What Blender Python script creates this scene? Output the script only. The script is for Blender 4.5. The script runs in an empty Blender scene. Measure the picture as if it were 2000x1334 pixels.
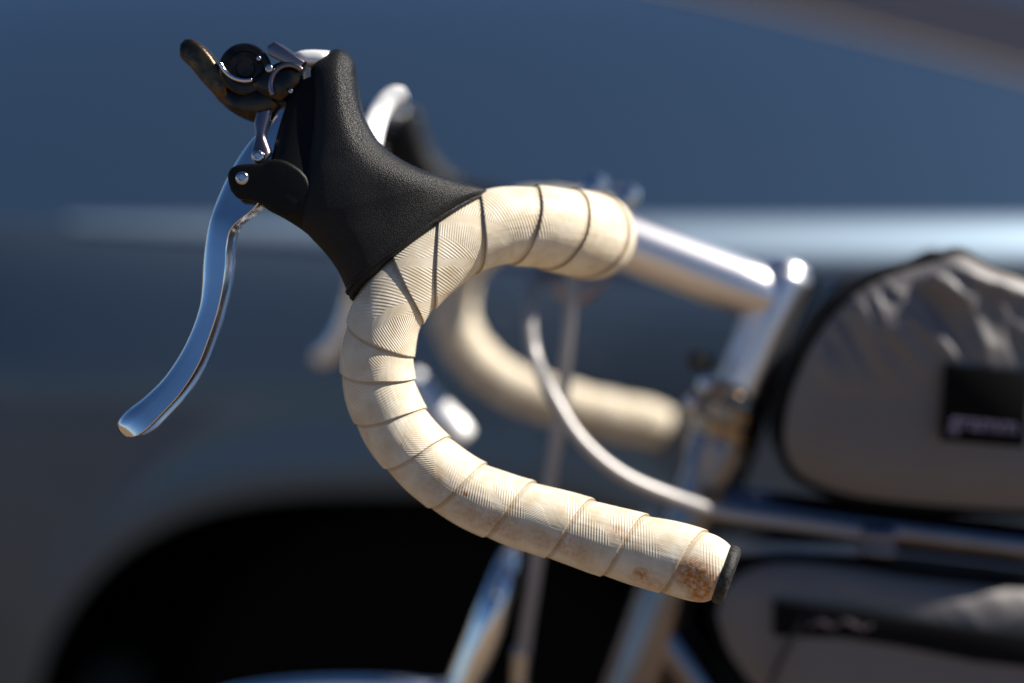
import bpy, bmesh, math, random
from mathutils import Vector, Matrix, noise
random.seed(4)
R = math.radians
S = bpy.context.scene

# ---------------------------------------------------------------- camera
PITCH = 16.0
CAMZ = 1.30
CAM = Vector((0, 0, CAMZ))
cd = bpy.data.cameras.new('camera')
cam = bpy.data.objects.new('camera', cd)
S.collection.objects.link(cam)
cam.location = CAM
cam.rotation_euler = (R(90 - PITCH), 0, 0)
cd.lens = 50.0
cd.sensor_width = 36.0
cd.clip_start = 0.02
cd.clip_end = 2000
cd.dof.use_dof = True
cd.dof.focus_distance = 0.705
cd.dof.aperture_fstop = 1.45
S.camera = cam

# ---------------------------------------------------------------- sky and sun
SUN = Vector((0.70, 0.09, 0.70)).normalized()
w = bpy.data.worlds.new('World')
S.world = w
w.use_nodes = True
nt = w.node_tree
nt.nodes.clear()
sk = nt.nodes.new('ShaderNodeTexSky')
sk.sky_type = 'NISHITA'
sk.sun_disc = False
sk.sun_elevation = math.asin(SUN.z)
sk.sun_rotation = math.atan2(SUN.x, SUN.y)
sk.altitude = 3500
sk.air_density = 1.0
sk.dust_density = 0.0
sk.ozone_density = 3.5
bg = nt.nodes.new('ShaderNodeBackground')
bg.inputs['Strength'].default_value = 0.05
wo = nt.nodes.new('ShaderNodeOutputWorld')
hs_ = nt.nodes.new('ShaderNodeHueSaturation')
hs_.inputs['Saturation'].default_value = 1.12
nt.links.new(sk.outputs[0], hs_.inputs['Color'])
nt.links.new(hs_.outputs[0], bg.inputs['Color'])
nt.links.new(bg.outputs[0], wo.inputs['Surface'])
sl = bpy.data.lights.new('sun', 'SUN')
sl.energy = 5.0
sl.angle = R(0.53)
sl.color = (1.0, 0.94, 0.84)
so = bpy.data.objects.new('sun', sl)
S.collection.objects.link(so)
so.rotation_euler = SUN.to_track_quat('Z', 'Y').to_euler()
S.view_settings.view_transform = 'Standard'
S.view_settings.look = 'None'
S.view_settings.exposure = 0.78
S.view_settings.gamma = 1.0

# ---------------------------------------------------------------- bicycle frame of reference
FPX = 50.0 / 36.0 * 2000
_f = Vector((0, math.cos(R(PITCH)), -math.sin(R(PITCH))))
_u = Vector((0, math.sin(R(PITCH)), math.cos(R(PITCH))))
_r = Vector((1, 0, 0))
LAT = ((1138 - 1000) / FPX * _r - (392 - 667) / FPX * _u + _f).normalized()   # the handlebar's own axis
REAR = LAT.cross(Vector((0, 0, 1))).normalized()
UPV = REAR.cross(LAT).normalized()
HALF = 0.21
P0 = CAM + 0.72 * _f
ORG = P0 + HALF * LAT
ORG = ORG - UPV * (ORG.z / UPV.z)
BIKE = Matrix((REAR, LAT, UPV)).transposed().to_4x4()
BIKE.translation = ORG
BINV = BIKE.inverted()


def ray(px, py):
    return ((px - 1000) / FPX * _r - (py - 667) / FPX * _u + _f)


def L(px, py, l=-HALF):
    """Point of the bicycle (x rearwards, y lateral, z up) in the side plane at lateral offset l."""
    c = BINV @ CAM
    d = BINV.to_3x3() @ ray(px, py)
    t = (l - c.y) / d.y
    return c + d * t


def LC(px, py, Y):
    """World point on the upright plane y = Y."""
    d = ray(px, py)
    return CAM + d * (Y / d.y)


# ---------------------------------------------------------------- materials
def mat(name, base, rough=0.5, metal=0.0, coat=0.0, spec=0.5, bump=None, vary=None, sheen=0.0):
    m = bpy.data.materials.new(name)
    m.use_nodes = True
    n = m.node_tree.nodes
    k = m.node_tree.links
    p = n['Principled BSDF']
    p.inputs['Base Color'].default_value = (*base, 1)
    p.inputs['Roughness'].default_value = rough
    p.inputs['Metallic'].default_value = metal
    p.inputs['Coat Weight'].default_value = coat
    p.inputs['Coat Roughness'].default_value = 0.04
    p.inputs['Specular IOR Level'].default_value = spec
    if sheen:
        p.inputs['Sheen Weight'].default_value = sheen
    tc = n.new('ShaderNodeTexCoord')
    if vary:
        c2, sc = vary
        no = n.new('ShaderNodeTexNoise')
        no.inputs['Scale'].default_value = sc
        no.inputs['Detail'].default_value = 6
        k.new(tc.outputs['Object'], no.inputs['Vector'])
        rp = n.new('ShaderNodeValToRGB')
        rp.color_ramp.elements[0].position = 0.38
        rp.color_ramp.elements[1].position = 0.66
        rp.color_ramp.elements[0].color = (*base, 1)
        rp.color_ramp.elements[1].color = (*c2, 1)
        k.new(no.outputs['Fac'], rp.inputs['Fac'])
        k.new(rp.outputs['Color'], p.inputs['Base Color'])
        ma = n.new('ShaderNodeMapRange')
        ma.inputs['To Min'].default_value = rough * 0.75
        ma.inputs['To Max'].default_value = min(1, rough * 1.35)
        k.new(no.outputs['Fac'], ma.inputs['Value'])
        k.new(ma.outputs['Result'], p.inputs['Roughness'])
    if bump:
        kind, sc, dist = bump
        if kind == 'pebble':
            vo = n.new('ShaderNodeTexVoronoi')
            vo.inputs['Scale'].default_value = sc
            k.new(tc.outputs['Object'], vo.inputs['Vector'])
            h = vo.outputs['Distance']
        else:
            vo = n.new('ShaderNodeTexNoise')
            vo.inputs['Scale'].default_value = sc
            vo.inputs['Detail'].default_value = 5
            k.new(tc.outputs['Object'], vo.inputs['Vector'])
            h = vo.outputs['Fac']
        b = n.new('ShaderNodeBump')
        b.inputs['Strength'].default_value = 1.0
        b.inputs['Distance'].default_value = dist
        k.new(h, b.inputs['Height'])
        k.new(b.outputs['Normal'], p.inputs['Normal'])
    return m


M = {}
M['rubber'] = mat('black pebbled rubber', (0.0050, 0.0048, 0.0056), 0.42, spec=0.28, bump=('pebble', 1900, 0.00021), vary=((0.011, 0.0105, 0.010), 45))
M['bracket'] = mat('black lever bracket', (0.003, 0.003, 0.003), 0.5, spec=0.2, bump=('noise', 700, 0.00008))
M['polished'] = mat('polished alloy', (0.80, 0.80, 0.82), 0.10, 1.0, vary=((0.74, 0.74, 0.76), 25))
M['satin'] = mat('satin silver alloy', (0.76, 0.74, 0.77), 0.34, 1.0, bump=('noise', 900, 0.00003))
M['silver'] = mat('bright brushed alloy', (0.90, 0.89, 0.88), 0.55, 0.5)
M['frame'] = mat('bare steel frame', (0.24, 0.22, 0.235), 0.22, 1.0, vary=((0.19, 0.18, 0.19), 30))
M['gunmetal'] = mat('dark anodised metal', (0.035, 0.03, 0.03), 0.26, 1.0, vary=((0.09, 0.06, 0.04), 110), bump=('noise', 420, 0.00008))
M['bronze'] = mat('worn dark paddle metal', (0.05, 0.042, 0.035), 0.30, 0.9, vary=((0.16, 0.10, 0.05), 160), bump=('noise', 500, 0.00025))
M['plate'] = mat('grey clamp metal', (0.22, 0.19, 0.21), 0.30, 1.0)
M['steelbolt'] = mat('steel bolt', (0.55, 0.53, 0.55), 0.18, 1.0)
M['black'] = mat('black plastic', (0.010, 0.010, 0.010), 0.55, spec=0.3, bump=('noise', 1100, 0.0004), vary=((0.05, 0.048, 0.045), 420))
M['housing'] = mat('pale grey cable housing', (0.36, 0.34, 0.335), 0.36, 0.2)
M['brass'] = mat('stained headset steel', (0.38, 0.31, 0.24), 0.28, 1.0, vary=((0.20, 0.13, 0.07), 120))
M['bagfabric'] = mat('grey laminated bag fabric', (0.135, 0.124, 0.128), 0.50, spec=0.8, bump=('noise', 1500, 0.0001), vary=((0.14, 0.125, 0.12), 14))
M['bagblack'] = mat('black bag fabric', (0.005, 0.005, 0.006), 0.8, spec=0.12)
M['patch'] = mat('black label patch', (0.004, 0.004, 0.004), 0.8, spec=0.1)
M['print'] = mat('lilac print', (0.36, 0.30, 0.42), 0.5)
M['carpaint'] = mat('dark blue grey car paint', (0.068, 0.115, 0.175), 0.40, 0.85, coat=0.8)
M['wingpaint'] = mat('flaked dark blue grey car paint', (0.088, 0.130, 0.185), 0.55, 0.9, coat=0.6)
M['strip'] = mat('pale shoulder highlight', (0.34, 0.44, 0.54), 0.52, 0.9)  # pale colour stands for the highlight on the wing's shoulder
M['carblack'] = mat('black wheel arch plastic', (0.003, 0.003, 0.003), 1.0, spec=0.0)
M['tyre'] = mat('tyre rubber', (0.006, 0.006, 0.006), 1.0, spec=0.0)
M['cowl'] = mat('grey brown cowl plastic', (0.028, 0.030, 0.043), 1.0, spec=0.0)
M['glass'] = mat('dark windscreen', (0.03, 0.035, 0.04), 0.03, spec=0.6, coat=1.0)
M['ground'] = mat('sandy concrete', (0.165, 0.108, 0.058), 0.9, vary=((0.12, 0.084, 0.048), 1.5), bump=('noise', 60, 0.003))


def tape_material():
    m = bpy.data.materials.new('ivory handlebar tape')
    m.use_nodes = True
    n = m.node_tree.nodes
    k = m.node_tree.links
    p = n['Principled BSDF']
    p.inputs['Roughness'].default_value = 0.52
    p.inputs['Specular IOR Level'].default_value = 0.35
    p.inputs['Subsurface Weight'].default_value = 0.0

    def math_(op, a, b=None, c=None, clamp=False):
        x = n.new('ShaderNodeMath')
        x.operation = op
        x.use_clamp = clamp
        for i, v in enumerate((a, b, c)):
            if v is None:
                continue
            if isinstance(v, (int, float)):
                x.inputs[i].default_value = v
            else:
                k.new(v, x.inputs[i])
        return x.outputs[0]
    uv = n.new('ShaderNodeUVMap')
    uv.uv_map = 'tape'
    sp = n.new('ShaderNodeSeparateXYZ')
    k.new(uv.outputs[0], sp.inputs[0])
    s_, a_ = sp.outputs[0], sp.outputs[1]      # mm along the bar, mm round the bar
    no = n.new('ShaderNodeTexNoise')
    no.inputs['Scale'].default_value = 0.11
    no.inputs['Detail'].default_value = 4
    k.new(uv.outputs[0], no.inputs['Vector'])
    nf = no.outputs['Fac']
    # feathered zones across the strip
    zone = math_('SINE', math_('ADD', math_('MULTIPLY', math_('ADD', s_, math_('MULTIPLY', a_, 1.15)), 2 * math.pi / 32.0),
                               math_('MULTIPLY', nf, 2.4)))
    zm = n.new('ShaderNodeMapRange')
    zm.inputs['From Min'].default_value = -0.86
    zm.inputs['From Max'].default_value = -0.60
    k.new(zone, zm.inputs['Value'])
    # ribs, steeply oblique, about one every 1.3 mm
    rib1 = math_('SINE', math_('MULTIPLY', math_('ADD', s_, math_('MULTIPLY', a_, 0.30)), 2 * math.pi / 1.45))
    rib2 = math_('SINE', math_('MULTIPLY', math_('SUBTRACT', s_, math_('MULTIPLY', a_, 0.95)), 2 * math.pi / 1.5))
    alt = n.new('ShaderNodeMapRange')
    alt.inputs['From Min'].default_value = 0.35
    alt.inputs['From Max'].default_value = 0.60
    zone2 = math_('SINE', math_('MULTIPLY', math_('ADD', s_, math_('MULTIPLY', a_, 0.6)), 2 * math.pi / 71.0))
    k.new(zone2, alt.inputs['Value'])
    mixr = n.new('ShaderNodeMix')
    k.new(alt.outputs[0], mixr.inputs['Factor'])
    k.new(rib1, mixr.inputs['A'])
    k.new(rib2, mixr.inputs['B'])
    # worn areas lose their ribs
    wn = n.new('ShaderNodeTexNoise')
    wn.inputs['Scale'].default_value = 0.055
    wn.inputs['Detail'].default_value = 3
    k.new(uv.outputs[0], wn.inputs['Vector'])
    wm = n.new('ShaderNodeMapRange')
    wm.inputs['From Min'].default_value = 0.36
    wm.inputs['From Max'].default_value = 0.52
    k.new(wn.outputs['Fac'], wm.inputs['Value'])
    rib = math_('MULTIPLY', math_('MULTIPLY', mixr.outputs['Result'], zm.outputs['Result']),
                math_('ADD', math_('MULTIPLY', wm.outputs['Result'], 0.8), 0.2))
    # long shallow creases
    cr = n.new('ShaderNodeTexNoise')
    cr.inputs['Scale'].default_value = 1.0
    cr.inputs['Detail'].default_value = 3
    mp = n.new('ShaderNodeMapping')
    mp.inputs['Rotation'].default_value = (0, 0, R(38))
    mp.inputs['Scale'].default_value = (0.035, 0.30, 1)
    k.new(uv.outputs[0], mp.inputs['Vector'])
    k.new(mp.outputs[0], cr.inputs['Vector'])
    height = math_('ADD', math_('MULTIPLY', rib, 0.42), math_('MULTIPLY', cr.outputs['Fac'], 1.9))
    height = math_('ADD', height, math_('MULTIPLY', zm.outputs['Result'], 0.30))
    b = n.new('ShaderNodeBump')
    b.inputs['Strength'].default_value = 1.0
    b.inputs['Distance'].default_value = 0.00016
    k.new(height, b.inputs['Height'])
    k.new(b.outputs['Normal'], p.inputs['Normal'])
    # colour: ivory, yellowing in patches
    c1 = n.new('ShaderNodeValToRGB')
    c1.color_ramp.elements[0].position = 0.30
    c1.color_ramp.elements[1].position = 0.70
    c1.color_ramp.elements[0].color = (0.61, 0.50, 0.345, 1)
    c1.color_ramp.elements[1].color = (0.76, 0.685, 0.555, 1)
    k.new(nf, c1.inputs['Fac'])
    # dirt in fine specks and streaks
    d = n.new('ShaderNodeTexNoise')
    d.inputs['Scale'].default_value = 0.35
    d.inputs['Detail'].default_value = 9
    d.inputs['Roughness'].default_value = 0.72
    k.new(uv.outputs[0], d.inputs['Vector'])
    # brown stain near the end of the bar, round a nick in the tape
    st = None
    for (cs, ca, rs, ra, amt) in ((13, 2, 12, 11, 1.0), (7, 8, 9, 16, 0.95), (38, 8, 5.5, 4.5, 0.85), (32, 12, 13, 9, 0.42),
                                  (74, 5, 17, 8, 0.42), (112, 5, 17, 9, 0.42), (128, 6, 14, 9, 0.34), (55, -8, 8, 5, 0.40), (150, 2, 12, 10, 0.28), (136, -2, 2.6, 1.6, 1.0), (92, 6, 10, 7, 0.40)):
        q = math_('ADD', math_('POWER', math_('ABSOLUTE', math_('DIVIDE', math_('SUBTRACT', s_, cs), rs)), 2.0),
                  math_('POWER', math_('ABSOLUTE', math_('DIVIDE', math_('SUBTRACT', a_, ca), ra)), 2.0))
        q = math_('MULTIPLY', math_('SUBTRACT', 1.0, q, clamp=True), amt)
        st = q if st is None else math_('MAXIMUM', st, q)
    dm = n.new('ShaderNodeMapRange')
    dm.inputs['From Min'].default_value = 0.40
    dm.inputs['From Max'].default_value = 0.62
    k.new(d.outputs['Fac'], dm.inputs['Value'])
    stain = math_('MULTIPLY', st, math_('ADD', math_('MULTIPLY', dm.outputs['Result'], 1.1), 0.38), clamp=True)
    mx = n.new('ShaderNodeMix')
    mx.data_type = 'RGBA'
    k.new(stain, mx.inputs['Factor'])
    k.new(c1.outputs['Color'], mx.inputs[6])
    mx.inputs[7].default_value = (0.42, 0.145, 0.018, 1)
    # grime and the shadow gap, both painted dark along the lapped edge
    at = n.new('ShaderNodeAttribute')
    at.attribute_name = 'edge'
    mx2 = n.new('ShaderNodeMix')
    mx2.data_type = 'RGBA'
    k.new(math_('MULTIPLY', at.outputs['Fac'], 0.8), mx2.inputs['Factor'])
    k.new(mx.outputs[2], mx2.inputs[6])
    mx2.inputs[7].default_value = (0.24, 0.15, 0.07, 1)
    # tiny dark flecks
    vo = n.new('ShaderNodeTexNoise')
    vo.inputs['Scale'].default_value = 0.9
    vo.inputs['Detail'].default_value = 2
    k.new(uv.outputs[0], vo.inputs['Vector'])
    fm = n.new('ShaderNodeMapRange')
    fm.inputs['From Min'].default_value = 0.70
    fm.inputs['From Max'].default_value = 0.76
    k.new(vo.outputs['Fac'], fm.inputs['Value'])
    mx3 = n.new('ShaderNodeMix')
    mx3.data_type = 'RGBA'
    k.new(math_('MULTIPLY', fm.outputs['Result'], 0.55), mx3.inputs['Factor'])
    k.new(mx2.outputs[2], mx3.inputs[6])
    mx3.inputs[7].default_value = (0.22, 0.12, 0.05, 1)
    k.new(mx3.outputs[2], p.inputs['Base Color'])
    return m


M['tape'] = tape_material()


# ---------------------------------------------------------------- helpers
def link(name, verts, faces, m, parent=None, smooth=True, angle=40):
    me = bpy.data.meshes.new(name)
    me.from_pydata([tuple(v) for v in verts], [], faces)
    me.materials.append(m)
    if smooth:
        me.shade_smooth()
        bm = bmesh.new()
        bm.from_mesh(me)
        for e in bm.edges:
            if len(e.link_faces) == 2 and e.calc_face_angle(0) > R(angle):
                e.smooth = False
        bm.to_mesh(me)
        bm.free()
    me.validate()
    o = bpy.data.objects.new(name, me)
    S.collection.objects.link(o)
    if parent is not None:
        o.parent = parent
    return o


class MB:
    """Collects several solids of one part into one mesh."""
    def __init__(self):
        self.v, self.f = [], []

    def add(self, vf):
        n = len(self.v)
        self.v += list(vf[0])
        self.f += [tuple(i + n for i in f) for f in vf[1]]
        return self

    def build(self, name, m, parent=None, angle=40):
        return link(name, self.v, self.f, m, parent, angle=angle)


def crom(pts, sub):
    """Catmull-Rom through a list of equal-length tuples of floats or Vectors."""
    out = []
    n = len(pts)
    for i in range(n - 1):
        p0, p1, p2, p3 = pts[max(0, i - 1)], pts[i], pts[i + 1], pts[min(n - 1, i + 2)]
        for j in range(sub):
            t = j / sub
            row = []
            for a, b, c, d in zip(p0, p1, p2, p3):
                row.append(0.5 * (2 * b + (c - a) * t + (2 * a - 5 * b + 4 * c - d) * t * t + (3 * b - a - 3 * c + d) * t ** 3))
            out.append(tuple(row))
    out.append(tuple(pts[-1]))
    return out


def frames(path, first):
    """Tangent, side and third vector along a path by parallel transport."""
    n = len(path)
    T = []
    for i in range(n):
        T.append((path[min(n - 1, i + 1)] - path[max(0, i - 1)]).normalized())
    f = (first - T[0] * first.dot(T[0])).normalized()
    out = []
    for i in range(n):
        if i:
            q = T[i - 1].rotation_difference(T[i])
            f = q @ f
            f = (f - T[i] * f.dot(T[i])).normalized()
        out.append((T[i], f.copy(), f.cross(T[i])))
    return out


def tube(path, rad, n=20, first=Vector((0, -1, 0)), round_ends=True, flat=1.0):
    path = [Vector(p) for p in path]
    rad = list(rad) if hasattr(rad, '__len__') else [rad] * len(path)
    fr = frames(path, first)
    P, Q = [], []
    if round_ends:
        for j, (o_, s_) in enumerate(((1.0, 0.45), (0.85, 0.72), (0.5, 0.93))):
            P.append((path[0] - fr[0][0] * rad[0] * 0.5 * o_, rad[0] * s_, fr[0]))
    for p, r, f in zip(path, rad, fr):
        P.append((p, r, f))
    if round_ends:
        for (o_, s_) in ((0.5, 0.93), (0.85, 0.72), (1.0, 0.45)):
            P.append((path[-1] + fr[-1][0] * rad[-1] * 0.5 * o_, rad[-1] * s_, fr[-1]))
    v, fc = [], []
    for p, r, (t, a, b) in P:
        for i in range(n):
            w_ = 2 * math.pi * i / n
            v.append(p + a * (r * flat * math.cos(w_)) + b * (r * math.sin(w_)))
    for j in range(len(P) - 1):
        for i in range(n):
            k = (i + 1) % n
            fc.append((j * n + i, j * n + k, (j + 1) * n + k, (j + 1) * n + i))
    fc.append(tuple(range(n))[::-1])
    fc.append(tuple((len(P) - 1) * n + i for i in range(n)))
    return v, fc


def mirror(vf):
    return [Vector((p[0], -p[1], p[2])) for p in vf[0]], [tuple(reversed(f)) for f in vf[1]]


def W(py):
    """Lateral cant of the near lever: its top leans in towards the stem, its tip flares out."""
    if py < 430:
        return 0.020 * min(1.15, (430 - py) / 330)
    return -0.014 * (py - 430) / 410


def WG(px, py):
    """Lateral offset of the hood: the cant above, and the inward run of the ramp it sits on."""
    g_ = max(0.0, (px - 765) / 195) * 0.024 * max(0.0, min(1.0, (py - 300) / 90))
    return max(0.0, W(py)) + g_


def loft(sections, n=36, sub=6, e=1.0, l=-HALF, cant=False):
    """Solid lofted through sections (Ax, Ay, Bx, By, half thickness, lateral offset, bulge) given on the side plane."""
    rows = crom(sections, sub)
    v, fc = [], []
    for (ax, ay, bx, by, h, dl, bu) in rows:
        la, lb = (WG(ax, ay), WG(bx, by)) if cant else (0.0, 0.0)
        A, B = L(ax, ay, l + dl + la), L(bx, by, l + dl + lb)
        c = (A + B) / 2
        a = (B - A) / 2
        nd = Vector((-a.z, 0, a.x)).normalized() * bu
        for i in range(n):
            w_ = 2 * math.pi * i / n
            ca, sa = math.cos(w_), math.sin(w_)
            x = math.copysign(abs(ca) ** e, ca)
            y = math.copysign(abs(sa) ** e, sa)
            v.append(c + a * x + Vector((0, h * y, 0)) + nd * abs(y))
    m_ = len(rows)
    for j in range(m_ - 1):
        for i in range(n):
            k = (i + 1) % n
            fc.append((j * n + i, j * n + k, (j + 1) * n + k, (j + 1) * n + i))
    fc.append(tuple(range(n))[::-1])
    fc.append(tuple((m_ - 1) * n + i for i in range(n)))
    return v, fc


def fix(o):
    bm = bmesh.new()
    bm.from_mesh(o.data)
    bmesh.ops.recalc_face_normals(bm, faces=bm.faces)
    bm.to_mesh(o.data)
    bm.free()
    return o


def slab(pts, l0, l1, bevel=0.001, seg=3, smooth=1, taper=0):
    """Solid plate from an outline on the side plane, between two lateral offsets, edges rounded."""
    if smooth > 1:
        q = crom([tuple(p) for p in pts + [pts[0]]], smooth)[:-1]
    else:
        q = pts
    P = [L(x, y, (l0 + l1) / 2) for x, y in q]
    bm = bmesh.new()
    a = [bm.verts.new((p.x, l0, p.z)) for p in P]
    b = [bm.verts.new((p.x, l1, p.z)) for p in P]
    n = len(P)
    bm.faces.new(a)
    bm.faces.new(b[::-1])
    for i in range(n):
        k = (i + 1) % n
        bm.faces.new((a[k], a[i], b[i], b[k]))
    bmesh.ops.recalc_face_normals(bm, faces=bm.faces)
    if bevel:
        ed = [e for e in bm.edges if abs(e.verts[0].co.y - e.verts[1].co.y) < 1e-7]
        bmesh.ops.bevel(bm, geom=ed, offset=bevel, segments=seg, profile=0.5, affect='EDGES', clamp_overlap=True)
    bmesh.ops.triangulate(bm, faces=[f for f in bm.faces if len(f.verts) > 4])
    bm.verts.index_update()
    v = [x.co.copy() for x in bm.verts]
    f = [tuple(x.index for x in y.verts) for y in bm.faces]
    bm.free()
    return v, f


def lathe(c, axis, prof, n=28):
    """Solid of revolution: prof = (distance along axis, radius) from centre c."""
    axis = axis.normalized()
    a = axis.orthogonal().normalized()
    b = axis.cross(a)
    v, fc = [], []
    for d, r in prof:
        for i in range(n):
            w_ = 2 * math.pi * i / n
            v.append(c + axis * d + (a * math.cos(w_) + b * math.sin(w_)) * max(r, 1e-5))
    for j in range(len(prof) - 1):
        for i in range(n):
            k = (i + 1) % n
            fc.append((j * n + i, j * n + k, (j + 1) * n + k, (j + 1) * n + i))
    fc.append(tuple(range(n))[::-1])
    fc.append(tuple((len(prof) - 1) * n + i for i in range(n)))
    return v, fc


def empty(name, matrix, label, cat, group=None):
    o = bpy.data.objects.new(name, None)
    S.collection.objects.link(o)
    o.empty_display_size = 0.05
    o.matrix_world = matrix
    o['label'] = label
    o['category'] = cat
    if group:
        o['group'] = group
    return o


# ---------------------------------------------------------------- ground
g = 60.0
o = link('ground', [(-g, -g, 0), (g, -g, 0), (g, g, 0), (-g, g, 0)], [(0, 1, 2, 3)], M['ground'], smooth=False)
o['kind'] = 'structure'

# ---------------------------------------------------------------- car behind the bicycle
CY = 1.50
car = empty('car', Matrix.Translation((0.6, CY + 0.9, 0)), 'dark blue car parked behind the bicycle, its bonnet edge and wheel arch in view', 'car')
CARM = Vector((0.6, CY + 0.9, 0))


def carlink(name, v, f, m, parent=None, angle=40):
    if parent is None:
        parent = car
    o = link(name, [Vector(p) - CARM for p in v], f, m, parent, angle=angle)
    return fix(o)


ARCHC = -0.12


def archz(x):
    d = abs(x - ARCHC) / 0.455
    if d >= 1:
        return None
    return 0.30 + 0.412 * (1 - d ** 3.2) ** (1 / 1.9)


def plan(x):
    """How far the flank recedes at x: straight amidships, curving in towards the nose at the left."""
    y = 0.02 * max(0, x - 0.4) ** 2
    if x < -0.35:
        d = -0.35 - x
        y += 0.10 * d ** 2 + 0.40 * d ** 3
    return y


TILT = [(0.20, -14), (0.40, -6), (0.55, -1), (0.68, 3), (0.80, 8), (0.88, 14), (0.93, 22), (0.955, 32), (0.975, 40), (0.988, 48), (0.996, 58)]


def flank(z):
    """Inward offset of the flank at height z, from the tilt of its surface."""
    y, pz, pt = 0.0, TILT[0][0], TILT[0][1]
    steps = 0
    out = 0.0
    for (zz, t) in TILT[1:]:
        top = min(z, zz)
        if top > pz:
            m_ = 8
            for i in range(m_):
                za = pz + (top - pz) * (i + .5) / m_
                tt = pt + (t - pt) * (za - pz) / (zz - pz)
                out += math.tan(R(tt)) * (top - pz) / m_
        pz, pt = zz, t
        if z <= zz:
            break
    return out


xs = [-1.25 + 0.02 * i for i in range(0, 30)] + [-0.65 + 0.006 * i for i in range(0, 178)] + [0.42 + 0.03 * i for i in range(0, 90)]
zrow = [0, .06, .12, .2, .3, .4, .5, .58, .66, .74, .80, .85, .89, .92, .945, .965, .98, .99, 1.0]
v, f = [], []
for x in xs:
    az = archz(x)
    z0 = az if az is not None else 0.20
    ztop = 0.996
    for t in zrow:
        z = z0 + (ztop - z0) * t
        fl = 0.022 * max(0, 1 - abs((z - (z0 + 0.02)) / 0.05)) if az is not None else 0
        v.append(Vector((x, CY + plan(x) + flank(z) - fl * 0.4, z)))
nz = len(zrow)
for i in range(len(xs) - 1):
    for j in range(nz - 1):
        f.append((i * nz + j, (i + 1) * nz + j, (i + 1) * nz + j + 1, i * nz + j + 1))
carlink('front_wing', v, f, M['wingpaint'], angle=60)

# highlight band along the wing's shoulder, put in as a pale strip
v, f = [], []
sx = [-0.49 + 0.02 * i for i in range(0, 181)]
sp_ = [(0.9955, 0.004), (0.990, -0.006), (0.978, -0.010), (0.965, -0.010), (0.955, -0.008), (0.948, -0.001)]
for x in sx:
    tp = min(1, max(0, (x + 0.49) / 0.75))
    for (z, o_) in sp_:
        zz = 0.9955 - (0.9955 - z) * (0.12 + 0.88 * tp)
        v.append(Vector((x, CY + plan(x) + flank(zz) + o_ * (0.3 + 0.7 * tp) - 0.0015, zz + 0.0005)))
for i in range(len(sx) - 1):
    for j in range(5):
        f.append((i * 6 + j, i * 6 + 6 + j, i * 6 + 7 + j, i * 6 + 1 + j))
carlink('shoulder_highlight', v, f, M['strip'], angle=80)

# bonnet: a shut-line groove, then steep, then flattening towards the middle of the car
v, f = [], []
prof = [(0.0, 0.0, ), (0.0015, -0.010), (0.006, -0.012), (0.008, 0.0)]
ytop = flank(0.996)
slope = [(0, 13), (0.2, 14), (0.5, 14.5), (0.8, 13), (1.1, 8), (1.8, -4)]


def hoodz(d):
    z, pd, ps = 0.0, 0.0, slope[0][1]
    for (dd, s_) in slope[1:]:
        top = min(d, dd)
        m_ = 6
        for i in range(m_):
            da = pd + (top - pd) * (i + .5) / m_
            z += math.tan(R(ps + (s_ - ps) * (da - pd) / (dd - pd))) * (top - pd) / m_
        pd, ps = dd, s_
        if d <= dd:
            break
    return z


ds = [0, .01, .02, .035, .05, .075, .1, .14, .18, .24, .3, .38, .46, .56, .68, .8, .95, 1.1, 1.3, 1.5, 1.7]
hx = [-1.25 + 0.05 * i for i in range(0, 84)]


def cowl_d(x):
    """Where the bonnet stops at the foot of the windscreen."""
    return max(0.06, min(1.7, 0.92 - 0.98 * (x - 0.26)))


rows = []
for x in hx:
    row = []
    nose = max(0, -1.0 - x) ** 2 * 0.5
    for d in ds:
        dd = d / 1.7 * cowl_d(x)
        row.append(Vector((x, CY + plan(x) + ytop + 0.006 + dd, 0.994 + hoodz(dd) - nose)))
    rows.append(row)
for r_ in rows:
    v += r_
nd_ = len(ds)
for i in range(len(hx) - 1):
    for j in range(nd_ - 1):
        f.append((i * nd_ + j, (i + 1) * nd_ + j, (i + 1) * nd_ + j + 1, i * nd_ + j + 1))
bm_ = [tuple(q) for q in f]
carlink('bonnet', v, f, M['carpaint'], angle=60)
# dark gutter under the bonnet edge
v, f = [], []
for x in hx:
    y = CY + plan(x) + ytop
    v += [Vector((x, y, 0.9955)), Vector((x, y + 0.003, 0.975)), Vector((x, y + 0.0062, 0.9925))]
for i in range(len(hx) - 1):
    for j in range(2):
        f.append((i * 3 + j, i * 3 + 3 + j, i * 3 + 4 + j, i * 3 + 1 + j))
carlink('bonnet_gap', v, f, M['carblack'])

# scuttle panel with louvres and the windscreen behind it
cxs = [-1.1 + 0.06 * i for i in range(0, 68)]
v, f = [], []
for x in cxs:
    d0 = cowl_d(x)
    y0 = CY + plan(x) + ytop + 0.006 + d0
    z0 = 0.994 + hoodz(d0)
    w_ = 0.38
    for j in range(9):
        t = j / 8
        v.append(Vector((x + 0.05 * t, y0 + w_ * t, z0 + 0.006 + 0.10 * t + (0.005 if j % 2 else 0))))
for i in range(len(cxs) - 1):
    for j in range(8):
        f.append((i * 9 + j, (i + 1) * 9 + j, (i + 1) * 9 + j + 1, i * 9 + j + 1))
carlink('scuttle_panel', v, f, M['cowl'], angle=10)
v, f = [], []
for x in cxs:
    d0 = cowl_d(x)
    y0 = CY + plan(x) + ytop + 0.006 + d0 + 0.38
    z0 = 0.994 + hoodz(d0) + 0.104
    for j in range(6):
        t = j / 5
        v.append(Vector((x + 0.05 + 0.3 * t, y0 + 0.55 * t, z0 + 0.16 * t)))
for i in range(len(cxs) - 1):
    for j in range(5):
        f.append((i * 6 + j, (i + 1) * 6 + j, (i + 1) * 6 + j + 1, i * 6 + j + 1))
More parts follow.
